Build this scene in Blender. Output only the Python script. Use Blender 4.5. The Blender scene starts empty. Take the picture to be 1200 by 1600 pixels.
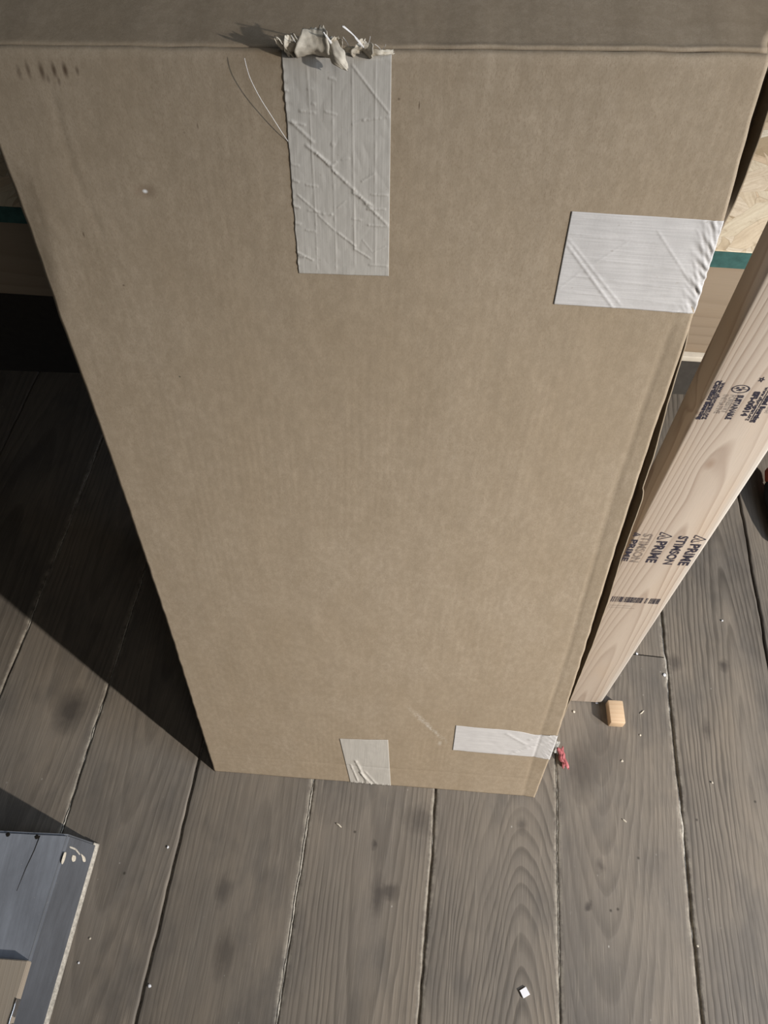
import bpy, bmesh, math, random
from mathutils import Vector, Matrix, noise
R = math.radians
random.seed(7)
C = bpy.context.scene.collection

# ------------------------------------------------------------------ camera
FPX = 1250.0
PITCH, ROLL, CAMH = R(55.5), R(2.0), 1.35
cam = bpy.data.cameras.new('camera')
cam.sensor_fit = 'HORIZONTAL'; cam.sensor_width = 36.0
cam.lens = FPX / 1200.0 * 36.0
cam.clip_start = 0.02
camo = bpy.data.objects.new('camera', cam); C.objects.link(camo)
fwd = Vector((0, math.cos(PITCH), -math.sin(PITCH)))
rt = Vector((1, 0, 0)); upv = rt.cross(fwd)
r2 = math.cos(ROLL) * rt + math.sin(ROLL) * upv
u2 = -math.sin(ROLL) * rt + math.cos(ROLL) * upv
camo.matrix_world = Matrix.Translation((0, 0, CAMH)) @ Matrix((r2, u2, -fwd)).transposed().to_4x4()
bpy.context.scene.camera = camo

# ------------------------------------------------------------------ light
sc = bpy.context.scene
sc.view_settings.view_transform = 'Standard'
sc.view_settings.look = 'None'
sc.view_settings.gamma = 1.0
sc.view_settings.use_curve_mapping = False
sc.view_settings.exposure = 0.16
w = bpy.data.worlds.new('world'); sc.world = w; w.use_nodes = True
w.node_tree.nodes['Background'].inputs[0].default_value = (0.90, 0.92, 0.90, 1)
w.node_tree.nodes['Background'].inputs[1].default_value = 0.035

def look(o, loc, target):
    o.location = loc
    o.rotation_euler = (Vector(target) - Vector(loc)).to_track_quat('-Z', 'Y').to_euler()

def area(name, loc, target, size, size_y, energy, col):
    l = bpy.data.lights.new(name, 'AREA'); l.shape = 'RECTANGLE'; l.size = size; l.size_y = size_y
    l.energy = energy; l.color = col
    o = bpy.data.objects.new(name, l); C.objects.link(o); look(o, loc, target)
lamp = bpy.data.lights.new('work_lamp', 'SPOT')
lamp.energy = 960; lamp.shadow_soft_size = 0.035; lamp.color = (1.0, 0.93, 0.84)
lamp.spot_size = R(47); lamp.spot_blend = 1.0
lo = bpy.data.objects.new('work_lamp', lamp); C.objects.link(lo)
look(lo, (3.0, -1.6, 2.1), (0.85, 0.50, 0.28))
area('cool_fill', (1.75, -0.15, 1.75), (0.4, 0.5, 0.8), .9, 1.1, 21, (0.72, 0.84, 1.0))  # added cool fill from the right, no actual window there
area('front_fill', (0.9, -1.3, 2.3), (0.2, 0.5, 0.4), .6, .6, 4.5, (1.0, 0.93, 0.84))  # added soft warm fill from front right, not a ceiling fixture

# ------------------------------------------------------------------ helpers
def tag(o, label=None, cat=None, group=None, kind=None):
    if label: o['label'] = label
    if cat: o['category'] = cat
    if group: o['group'] = group
    if kind: o['kind'] = kind
    return o

def mobj(name, verts, faces, mat=None, parent=None, smooth=True):
    me = bpy.data.meshes.new(name)
    me.from_pydata([tuple(v) for v in verts], [], faces)
    me.update()
    if smooth:
        me.polygons.foreach_set('use_smooth', [True] * len(me.polygons))
    o = bpy.data.objects.new(name, me); C.objects.link(o)
    if mat: me.materials.append(mat)
    if parent: o.parent = parent
    return o

def grid(name, fn, nu, nv, mat=None, parent=None, thick=0.0, offset=-1):
    vs = [fn(i / nu, j / nv) for j in range(nv + 1) for i in range(nu + 1)]
    fs = [(j*(nu+1)+i, j*(nu+1)+i+1, (j+1)*(nu+1)+i+1, (j+1)*(nu+1)+i) for j in range(nv) for i in range(nu)]
    o = mobj(name, vs, fs, mat, parent)
    if thick:
        m = o.modifiers.new('thickness', 'SOLIDIFY'); m.thickness = thick; m.offset = offset
    return o

def empty(name, loc=(0, 0, 0), rz=0):
    o = bpy.data.objects.new(name, None); C.objects.link(o)
    o.location = loc; o.rotation_euler = (0, 0, rz); o.empty_display_size = 0.05
    return o

def bevel_box(name, lo_, hi_, mat, parent=None, bev=0.003, seg=3, cuts=0):
    bm = bmesh.new()
    bmesh.ops.create_cube(bm, size=1)
    for v in bm.verts:
        v.co = Vector([lo_[k] + (v.co[k] + .5) * (hi_[k] - lo_[k]) for k in range(3)])
    if bev: bmesh.ops.bevel(bm, geom=bm.edges[:], offset=bev, segments=seg, affect='EDGES', profile=.5)
    me = bpy.data.meshes.new(name); bm.to_mesh(me); bm.free()
    me.polygons.foreach_set('use_smooth', [True] * len(me.polygons))
    try: me.set_sharp_from_angle(angle=R(40))
    except Exception: pass
    o = bpy.data.objects.new(name, me); C.objects.link(o)
    me.materials.append(mat)
    if parent: o.parent = parent
    return o

def tube(name, pts, rad, mat, parent=None, n=6):
    """tapering tube along points; rad is a number or a list"""
    vs, fs = [], []
    pts = [Vector(p) for p in pts]
    for k, p in enumerate(pts):
        t = (pts[min(k+1, len(pts)-1)] - pts[max(k-1, 0)]).normalized()
        a = t.orthogonal().normalized() if k == 0 else (a - t * a.dot(t)).normalized()
        b = t.cross(a)
        r = rad[k] if isinstance(rad, (list, tuple)) else rad
        for q in range(n):
            an = 2 * math.pi * q / n
            vs.append(p + r * (math.cos(an) * a + math.sin(an) * b))
    for k in range(len(pts) - 1):
        for q in range(n):
            fs.append((k*n+q, k*n+(q+1) % n, (k+1)*n+(q+1) % n, (k+1)*n+q))
    fs.append(tuple(range(n-1, -1, -1))); fs.append(tuple((len(pts)-1)*n+q for q in range(n)))
    return mobj(name, vs, fs, mat, parent)

def smooth_pts(pts, n=6):
    """Catmull-Rom through the points"""
    P = [Vector(p) for p in pts]; out = []
    for i in range(len(P) - 1):
        p0, p1, p2, p3 = P[max(i-1, 0)], P[i], P[i+1], P[min(i+2, len(P)-1)]
        for k in range(n):
            t = k / n
            out.append(.5 * ((2*p1) + (-p0+p2)*t + (2*p0-5*p1+4*p2-p3)*t*t + (-p0+3*p1-3*p2+p3)*t**3))
    out.append(P[-1]); return out

def interp(tab, x):
    if x <= tab[0][0]: return tab[0][1]
    for (a, b), (c, d) in zip(tab, tab[1:]):
        if x <= c: return b + (d - b) * (x - a) / (c - a)
    return tab[-1][1]

def sstep(a, b, x):
    t = max(0, min(1, (x - a) / (b - a))); return t * t * (3 - 2 * t)

# node building -----------------------------------------------------------
class NT:
    def __init__(s, name):
        s.m = bpy.data.materials.new(name); s.m.use_nodes = True
        s.t = s.m.node_tree; s.bsdf = s.t.nodes['Principled BSDF']
        s.co = s.t.nodes.new('ShaderNodeTexCoord').outputs['Object']
    def sock(s, i, v):
        if isinstance(v, (int, float)): i.default_value = v
        elif isinstance(v, (tuple, list)): i.default_value = v if len(v) != 3 or i.type == 'VECTOR' else (*v, 1)
        else: s.t.links.new(v, i)
    def math(s, op, a, b=0.0, c=None, clamp=False):
        n = s.t.nodes.new('ShaderNodeMath'); n.operation = op; n.use_clamp = clamp
        s.sock(n.inputs[0], a); s.sock(n.inputs[1], b)
        if c is not None: s.sock(n.inputs[2], c)
        return n.outputs[0]
    def add(s, a, b): return s.math('ADD', a, b)
    def mul(s, a, b): return s.math('MULTIPLY', a, b)
    def sub(s, a, b): return s.math('SUBTRACT', a, b)
    def scale(s, v, k):
        n = s.t.nodes.new('ShaderNodeVectorMath'); n.operation = 'MULTIPLY'
        s.sock(n.inputs[0], v); n.inputs[1].default_value = k; return n.outputs[0]
    def vadd(s, v, k):
        n = s.t.nodes.new('ShaderNodeVectorMath'); n.operation = 'ADD'
        s.sock(n.inputs[0], v); s.sock(n.inputs[1], k); return n.outputs[0]
    def rot(s, v, z):
        n = s.t.nodes.new('ShaderNodeVectorRotate'); n.rotation_type = 'Z_AXIS'
        s.sock(n.inputs['Vector'], v); s.sock(n.inputs['Angle'], z); return n.outputs[0]
    def sep(s, v):
        n = s.t.nodes.new('ShaderNodeSeparateXYZ'); s.sock(n.inputs[0], v); return n.outputs
    def comb(s, x, y, z):
        n = s.t.nodes.new('ShaderNodeCombineXYZ')
        for i, v in enumerate((x, y, z)): s.sock(n.inputs[i], v)
        return n.outputs[0]
    def noise(s, v, scale=5, detail=3, rough=.5, dist=0, col=False):
        n = s.t.nodes.new('ShaderNodeTexNoise'); s.sock(n.inputs['Vector'], v)
        n.inputs['Scale'].default_value = scale; n.inputs['Detail'].default_value = detail
        n.inputs['Roughness'].default_value = rough; n.inputs['Distortion'].default_value = dist
        return n.outputs['Color' if col else 'Fac']
    def voro(s, v, scale=5, out='Color', feat='F1'):
        n = s.t.nodes.new('ShaderNodeTexVoronoi'); s.sock(n.inputs['Vector'], v)
        n.feature = feat
        n.inputs['Scale'].default_value = scale; return n.outputs[out]
    def ramp(s, f, stops):
        n = s.t.nodes.new('ShaderNodeValToRGB'); s.sock(n.inputs[0], f)
        e = n.color_ramp.elements
        while len(e) < len(stops): e.new(.5)
        for k, (p, c) in enumerate(stops):
            e[k].position = p
            e[k].color = (c, c, c, 1) if isinstance(c, (int, float)) else (*c, 1)
        return n.outputs[0]
    def mix(s, f, a, b, mode='MIX'):
        n = s.t.nodes.new('ShaderNodeMix'); n.data_type = 'RGBA'; n.blend_type = mode
        s.sock(n.inputs[0], f); s.sock(n.inputs[6], a); s.sock(n.inputs[7], b); return n.outputs[2]
    def map(s, f, a, b, c, d):
        n = s.t.nodes.new('ShaderNodeMapRange'); s.sock(n.inputs[0], f)
        for k, v in enumerate((a, b, c, d)): n.inputs[k+1].default_value = v
        return n.outputs[0]
    def attr(s, name):
        n = s.t.nodes.new('ShaderNodeAttribute'); n.attribute_name = name; return n.outputs['Fac']
    def spot(s, x, y, cx, cy, rx, ry):
        """soft elliptical mask"""
        a = s.math('DIVIDE', s.sub(x, cx), rx); b = s.math('DIVIDE', s.sub(y, cy), ry)
        d = s.math('SQRT', s.add(s.mul(a, a), s.mul(b, b)))
        return s.map(d, 1.0, 0.25, 0.0, 1.0)
    def bump(s, h, strength=.3, dist=.001, prev=None):
        n = s.t.nodes.new('ShaderNodeBump'); n.inputs['Strength'].default_value = strength
        n.inputs['Distance'].default_value = dist; s.sock(n.inputs['Height'], h)
        if prev is not None: s.sock(n.inputs['Normal'], prev)
        return n.outputs[0]
    def out(s, col=None, rough=.7, nrm=None, spec=None, metal=None):
        if col is not None: s.sock(s.bsdf.inputs['Base Color'], col)
        s.sock(s.bsdf.inputs['Roughness'], rough)
        if nrm is not None: s.sock(s.bsdf.inputs['Normal'], nrm)
        if spec is not None: s.sock(s.bsdf.inputs['Specular IOR Level'], spec)
        if metal is not None: s.sock(s.bsdf.inputs['Metallic'], metal)
        return s.m

# ------------------------------------------------------------------ materials
def plain(name, col, rough=.7, spec=.3, metal=0.0, var=.1, scale=60):
    n = NT(name)
    f = n.noise(n.co, scale, 4, .6)
    a = tuple(c * (1 - var) for c in col); b = tuple(min(1, c * (1 + var)) for c in col)
    return n.out(n.ramp(f, [(.3, a), (.7, b)]), rough, n.bump(f, .25, .0005), spec, metal)

def mat_cardboard(name='kraft_cardboard', tone=1.0, marks=True, flute_axis='x'):
    n = NT(name)
    x, y, z = n.sep(n.co)
    base = n.noise(n.scale(n.co, (1, 1, .55)), 26, 5, .62)
    fine = n.noise(n.scale(n.co, (1, 1, 1)), 420, 4, .7)
    fib = n.noise(n.scale(n.co, (1.0, 1, .35)), 1400, 2, .6)
    wide = n.noise(n.scale(n.co, (1, 1, .6)), 5, 3, .5)
    c = n.ramp(base, [(.25, (.325*tone, .262*tone, .190*tone)), (.75, (.410*tone, .342*tone, .265*tone))])
    c = n.mix(n.map(fine, .3, .7, .0, .45), c, (.46*tone, .375*tone, .28*tone))
    c = n.mix(n.map(fib, .5, .72, .0, .55), c, (.24*tone, .18*tone, .12*tone))
    c = n.mix(n.map(wide, .35, .7, .0, .4), c, (.33*tone, .255*tone, .17*tone))
    mott = n.noise(n.scale(n.co, (1, 1, .6)), 130, 4, .7)
    c = n.mix(n.map(mott, .42, .62, .38, .0), c, (.27*tone, .215*tone, .150*tone))
    # faint washboard of the flutes under the liner
    fx = x if flute_axis == 'x' else y
    warp = n.noise(n.scale(n.co, (1, 1, .2)), 30, 3)
    fl = n.math('SINE', n.add(n.mul(fx, 2*math.pi/.0076), n.mul(warp, 9.0)))
    patch = n.noise(n.scale(n.co, (1, 1, .4)), 9, 2)
    fl = n.mul(fl, n.map(patch, .38, .70, .0, .9))
    c = n.mix(n.map(fl, -1, 1, .0, .07), c, (.25*tone, .19*tone, .125*tone))
    if marks:
        dark = (.085, .055, .035)
        for (cx, cz, rx, rz, k) in [(.010, 1.083, .0022, .006, .45), (.0165, 1.085, .002, .007, .6), (.0255, 1.0845, .0022, .007, .75),
                                    (.034, 1.0855, .002, .006, .8), (.0415, 1.086, .0022, .006, .85), (.0495, 1.086, .0016, .004, .6), (.0355, 1.079, .0015, .004, .5),
                                    (.0285, 1.080, .0015, .004, .45), (.2755, 1.0768, .0006, .0035, .8), (.262, 1.0802, .0012, .0012, .6),
                                    (.125, 1.055, .0008, .003, .5), (.024, .968, .001, .003, .6), (.0458, .925, .0012, .0012, .7), (.115, 1.05, .001, .001, .4)]:
            c = n.mix(n.mul(n.spot(x, z, cx, cz, rx, rz), k), c, dark)
        c = n.mix(n.mul(n.spot(x, z, .0788, 1.0054, .011, .007), .45), c, (.20, .14, .095))
        c = n.mix(n.spot(x, z, .0788, 1.0054, .0024, .0019), c, (.85, .85, .85))
        # dusty white scuff
        d = n.math('ABSOLUTE', n.sub(n.add(x, n.mul(n.sub(n.noise(n.co, 40, 3), .5), .02)), n.add(.338, n.mul(n.sub(z, .225), -.62))))
        m = n.mul(n.mul(n.map(d, .0, .0065, 1, 0), n.spot(x, z, .338, .215, .055, .075)), n.map(n.noise(n.co, 300, 3), .4, .6, 0, 1))
        c = n.mix(n.mul(m, .65), c, (.62, .58, .52))
        c = n.mix(n.mul(n.spot(x, z, .363, .165, .004, .010), .35), c, (.62, .58, .52))
        # green tinged fleck
        c = n.mix(n.mul(n.spot(x, z, .077, .835, .0012, .0012), .8), c, (.04, .06, .04))
    nb = n.bump(fl, .07, .0004)
    nb = n.bump(fine, .22, .0005, nb)
    nb = n.bump(base, .15, .002, nb)
    return n.out(c, .82, nb, .18)

def mat_tape(name, col, axis):
    n = NT(name)
    k = (1, 1, .025) if axis == 'z' else (.025, 1, 1)
    st = n.noise(n.scale(n.co, k), 900, 3, .6)
    wd = n.noise(n.co, 40, 3, .6)
    c = n.ramp(st, [(.3, tuple(v*.88 for v in col)), (.7, tuple(min(1, v*1.08) for v in col))])
    c = n.mix(n.map(wd, .4, .75, 0, .25), c, tuple(v*.86 for v in col))
    spk = n.noise(n.co, 260, 2)
    c = n.mix(n.map(spk, .70, .78, 0, .35), c, (.30, .25, .2))
    nb = n.bump(st, .35, .0003)
    nb = n.bump(n.noise(n.co, 500, 3), .25, .0003, nb)
    return n.out(c, .62, nb, .3)

def wood(name, light, dark, along='x', ring=.006, band=.05, cx=0.0, cy=0.0, knots=(), rough=.6, strength=.8, seed=0.0, edge_light=None):
    """planed softwood: growth rings running along one axis; coordinates: across / along / depth"""
    n = NT(name)
    x, y, z = n.sep(n.co)
    if along == 'x': a, l, d = z, x, y
    elif along == 'y': a, l, d = x, y, z
    else: a, l, d = x, z, y
    v = n.comb(n.mul(a, 1.0), n.mul(l, .12), n.add(d, seed))
    wv = n.noise(v, 28, 2, .5)
    kn = None; warp = n.mul(n.sub(wv, .5), .012)
    for (ka, kl, kr) in knots:
        m = n.spot(a, l, ka, kl, kr, kr * 2.6)
        m = n.mul(m, m)
        warp = n.add(warp, n.mul(m, kr * .32))
        kk = n.spot(a, l, ka, kl, kr * .22, kr * .4)
        kn = kk if kn is None else n.math('MAXIMUM', kn, kk)
    da = n.add(n.sub(a, cx), warp); dl = n.mul(n.sub(l, cy), band); dd = n.sub(d, .03)
    rr = n.math('SQRT', n.add(n.add(n.mul(da, da), n.mul(dl, dl)), n.mul(dd, dd)))
    ph = n.math('FRACT', n.math('DIVIDE', rr, ring))
    g = n.ramp(ph, [(0, 0.0), (.62, .35), (.88, 1.0), (1, 0.0)])
    g = n.mul(g, n.map(n.noise(v, 14, 2), .3, .7, .35, 1.0))
    fine = n.noise(n.comb(n.mul(a, 1), n.mul(l, .03), n.mul(d, 1)), 900, 3, .6)
    c = n.mix(n.mul(g, strength), light, dark)
    c = n.mix(n.map(fine, .35, .7, 0, .22), c, tuple(q * .72 for q in light))
    bl = n.noise(n.comb(a, n.mul(l, .3), d), 18, 3)
    c = n.mix(n.map(bl, .5, .8, 0, .35), c, (light[0]*.98, light[1]*.84, light[2]*.66))
    if edge_light is not None:
        c = n.mix(n.mul(n.map(n.add(a, n.mul(n.sub(n.noise(v, 20, 2), .5), .02)), edge_light, edge_light + .012, 0, .75), 1.0), c, (.60, .58, .54))
    if kn is not None: c = n.mix(n.mul(kn, .4), c, (.20, .11, .06))
    nb = n.bump(g, .18, .0006)
    nb = n.bump(fine, .2, .0004, nb)
    return n.out(c, rough, nb, .3)

def mat_floor():
    n = NT('weathered_floorboards')
    x, y, z = n.sep(n.co)
    uc, vc, bb, sd, tone = (n.attr(k) for k in ('uc', 'vc', 'bb', 'seed', 'tone'))
    st = n.comb(x, n.mul(y, .10), sd)
    warp = n.mul(n.sub(n.noise(st, 16, 3, .55), .5), .040)
    warp2 = n.mul(n.sub(n.noise(n.comb(x, n.mul(y, .45), sd), 30, 2, .5), .5), .006)
    da = n.add(n.add(n.sub(x, uc), warp), warp2); dl = n.mul(n.sub(y, vc), bb)
    rr = n.math('SQRT', n.add(n.mul(da, da), n.mul(dl, dl)))
    wobble = n.mul(n.noise(n.comb(n.mul(rr, 1), sd, 0), 30, 2), .018)
    ph = n.math('FRACT', n.math('DIVIDE', n.add(rr, wobble), .0070))
    g = n.ramp(ph, [(0, .0), (.45, .25), (.80, 1.0), (.93, .75), (1, 0.0)])
    vis = n.map(n.noise(n.comb(x, n.mul(y, .35), sd), 9, 3, .55), .30, .58, .22, 1.0)
    g = n.mul(n.mul(g, vis), n.attr('grain'))
    fine = n.noise(n.comb(x, n.mul(y, .02), sd), 700, 3, .65)
    big = n.noise(n.comb(x, n.mul(y, .5), sd), 5.5, 4, .6)
    mid = n.noise(n.comb(x, n.mul(y, .45), n.add(sd, 5)), 18, 5, .65)
    c = n.ramp(big, [(.28, (.166, .146, .127)), (.5, (.220, .190, .158)), (.72, (.285, .238, .188))])
    c = n.mix(n.map(mid, .3, .7, 0, .30), c, (.115, .108, .100))
    c = n.mix(n.map(n.noise(n.comb(x, n.mul(y, .5), n.add(sd, 9)), 12, 4, .6), .5, .72, 0, .65), c, (.088, .083, .080))
    c = n.mix(n.mul(g, .70), c, (.046, .039, .033))
    c = n.mix(n.map(fine, .35, .7, .0, .38), c, (.072, .063, .053))
    c = n.mix(n.map(n.noise(n.comb(x, n.mul(y, .03), n.add(sd, 3)), 500, 2), .60, .74, .0, .35), c, (.30, .265, .22))
    dn = n.noise(n.co, 55, 3)
    xx = n.add(x, n.mul(n.sub(dn, .5), .010)); yy = n.add(y, n.mul(n.sub(dn, .5), .025))
    for (cx, cy, rx, ry, k) in [(-.568, .445, .034, .052, .80), (.3504, .4806, .045, .075, .40), (.315, .44, .03, .06, .6), (.5796, .660, .012, .015, .8),
                                (-.0054, .2106, .014, .040, .75), (.012, .218, .020, .016, .7), (-.0186, .284, .006, .010, .8), (.3189, .2325, .007, .009, .85), (.05, .33, .036, .03, .5),
                                (-.2228, .1087, .020, .040, .55), (-.2417, .1939, .016, .03, .5), (.4925, .6568, .016, .02, .6), (.374, .606, .012, .022, .6), (.5350, .535, .010, .024, .6), (.339, .29, .010, .016, .6), (.215, .34, .010, .016, .6)]:
        c = n.mix(n.mul(n.spot(xx, yy, cx, cy, rx, ry), k), c, (.055, .047, .042))
    # nail holes
    for (cx, cy) in [(.352, .229), (.363, .232), (-.052, .30), (.40, .31), (-.40, .20), (.5, .38), (.60, .42)]:
        c = n.mix(n.mul(n.spot(x, y, cx, cy, .003, .003), .8), c, (.03, .025, .02))
    # pale plaster dust in flecks and short scratches
    dust = n.voro(n.scale(n.co, (1, .7, 1)), 42, 'Distance')
    c = n.mix(n.mul(n.map(dust, .035, .06, .6, 0), n.map(n.noise(n.co, 7, 1), .5, .6, 0, 1)), c, (.42, .40, .37))
    c = n.mix(n.map(n.noise(n.comb(n.mul(x, .9), n.mul(y, .5), 4), 60, 5, .7), .66, .78, 0, .45), c, (.27, .25, .225))
    c = n.mix(1.0, c, n.comb(tone, tone, tone), 'MULTIPLY')
    # worn pale arrises along the board edges
    ed = n.attr('edge')
    c = n.mix(n.mul(ed, n.map(n.noise(n.comb(x, y, sd), 60, 4, .7), .42, .62, 0, .75)), c, (.34, .31, .26))
    nb = n.bump(g, .32, .0008)
    nb = n.bump(fine, .35, .0006, nb)
    nb = n.bump(big, .3, .004, nb)
    return n.out(c, n.map(mid, .3, .7, .48, .66), nb, .32)

def mat_osb():
    n = NT('oriented_strand_board')
    d = n.noise(n.co, 9, 2, .5, col=True)
    v = n.vadd(n.co, n.scale(d, (.05, .05, 0)))
    c = None
    lines = None
    n2 = n.noise(n.co, 60, 4, .7)
    for k, (ang, sc_) in enumerate([(.25, 22), (1.45, 26), (-.7, 34)]):
        rv = n.scale(n.rot(v, ang), (.45, 1.5, 1))
        cell = n.voro(rv, sc_, 'Color'); s = n.sep(cell)[0]
        dist = n.voro(rv, sc_, 'Distance', 'DISTANCE_TO_EDGE')
        grain = n.noise(n.scale(n.rot(v, ang), (.06, 1, 1)), 320, 3)
        col = n.ramp(s, [(.0, (.40, .30, .185)), (.3, (.60, .48, .33)), (.6, (.74, .64, .48)), (.85, (.66, .50, .34)), (1, (.80, .72, .58))])
        col = n.mix(n.map(grain, .35, .7, 0, .4), col, (.40, .29, .18))
        col = n.mix(n.map(dist, .0, .02, .45, 0), col, (.22, .15, .09))
        if c is None: c = col
        else: c = n.mix(n.map(n.sep(n.voro(rv, sc_, 'Color'))[1], .52, .56, 0, 1), c, col)
        lines = dist if lines is None else n.math('MINIMUM', lines, dist)
    c = n.mix(n.map(n2, .55, .72, 0, .5), c, (.34, .25, .16))
    nb = n.bump(n2, .5, .001)
    return n.out(c, .5, nb, .4)

M = {}
M['box'] = mat_cardboard()
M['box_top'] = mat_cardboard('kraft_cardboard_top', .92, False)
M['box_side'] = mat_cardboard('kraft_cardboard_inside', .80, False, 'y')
M['tape_grey'] = mat_tape('paper_tape_long_fibre', (.50, .475, .435), 'z')
M['tape_cool'] = mat_tape('paper_tape_cross_fibre', (.60, .585, .58), 'x')
M['torn'] = plain('torn_paper', (.66, .60, .50), .8, .2, var=.18, scale=260)
M['thread'] = plain('white_thread', (.80, .78, .76), .5, .4)
M['floor'] = mat_floor()
M['gap'] = plain('gap_dirt', (.020, .017, .014), .95, .1)
M['dust'] = plain('packed_dust', (.46, .43, .38), .95, .1, var=.35, scale=220)
M['osb'] = mat_osb()
M['green'] = plain('green_edge_paint', (.040, .105, .097), .7, .25, var=.25, scale=90)
M['rim'] = wood('planed_rim_board', (.29, .228, .165), (.18, .13, .085), 'x', .010, .03, cx=-.02, cy=2.6, strength=.6, seed=2.0)
M['strip'] = plain('pale_ply_strip', (.52, .47, .39), .7, .2)
M['stud'] = wood('fresh_stud_wood', (.51, .435, .365), (.27, .195, .15), 'z', .0036, .030, cx=.052, cy=-.6,
                 knots=((.040, .705, .030), (.002, .783, .010), (.052, .835, .012), (.07, 1.3, .02)), strength=.85, edge_light=.079)
M['ink'] = None
M['block'] = wood('fresh_offcut_wood', (.62, .46, .31), (.48, .31, .18), 'x', .006, .1, strength=.5, seed=4)
M['paint'] = None
M['pale'] = wood('pale_planed_board', (.42, .36, .29), (.32, .26, .20), 'y', .007, .05, cx=-.05, strength=.4, seed=6)
M['wall'] = plain('dark_wall_boards', (.055, .05, .045), .9, .1)
M['metal'] = plain('bright_metal', (.62, .63, .66), .3, .5, 1.0)
M['paper'] = plain('white_paper', (.80, .81, .86), .6, .3, var=.04)
M['pink'] = plain('pink_plastic_film', (.42, .13, .14), .45, .4, var=.3)
M['grey_film'] = plain('grey_lint', (.34, .33, .31), .9, .1, var=.3)
M['rubber'] = plain('black_rubber', (.012, .012, .013), .55, .4)
M['orange'] = plain('orange_red_plastic', (.50, .085, .035), .45, .4)
M['crumb'] = plain('wood_crumb', (.62, .57, .48), .8, .2, var=.2, scale=400)

def mat_ink():
    n = NT('stamp_ink')
    f = n.noise(n.co, 420, 4, .7); g = n.noise(n.co, 60, 2)
    m = n.math('MULTIPLY', n.map(f, .34, .50, .45, 1.0), n.map(g, .35, .6, .8, 1.0), clamp=True)
    n.out((.030, .028, .046), .7, None, .2)
    tr = n.t.nodes.new('ShaderNodeBsdfTransparent'); mx = n.t.nodes.new('ShaderNodeMixShader')
    n.t.links.new(m, mx.inputs[0]); n.t.links.new(tr.outputs[0], mx.inputs[1]); n.t.links.new(n.bsdf.outputs[0], mx.inputs[2])
    n.t.links.new(mx.outputs[0], n.t.nodes['Material Output'].inputs[0])
    return n.m
M['ink'] = mat_ink()
def mat_ink_faint():
    m = M['ink'].copy(); m.name = 'stamp_ink_faded'
    for nd in m.node_tree.nodes:
        if nd.type == 'MAP_RANGE':
            nd.inputs[3].default_value *= .55; nd.inputs[4].default_value *= .62
    return m
M['ink_faint'] = mat_ink_faint()

def mat_paint(name='grey_blue_painted_wood', k_=1.0):
    n = NT(name)
    b = n.noise(n.scale(n.co, (1, .4, 1)), 22, 5, .65)
    s = n.noise(n.scale(n.co, (1, .05, 1)), 240, 3)
    c = n.ramp(b, [(.3, (.105, .112, .128)), (.7, (.165, .178, .205))])
    c = n.mix(n.map(s, .35, .7, 0, .3), c, (.085, .09, .10))
    c = n.mix(n.map(n.noise(n.co, 140, 4, .7), .68, .76, 0, .6), c, (.42, .40, .36))
    c = n.mix(1.0, c, (k_, k_, k_), 'MULTIPLY')
    return n.out(c, .5, n.bump(b, .3, .001, n.bump(s, .3, .0005)), .35)
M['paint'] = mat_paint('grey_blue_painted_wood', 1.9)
M['paint_side'] = mat_paint('grey_blue_painted_wood_darker', .75)  # same painted wood in a darker tone, for the step's side faces

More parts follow.
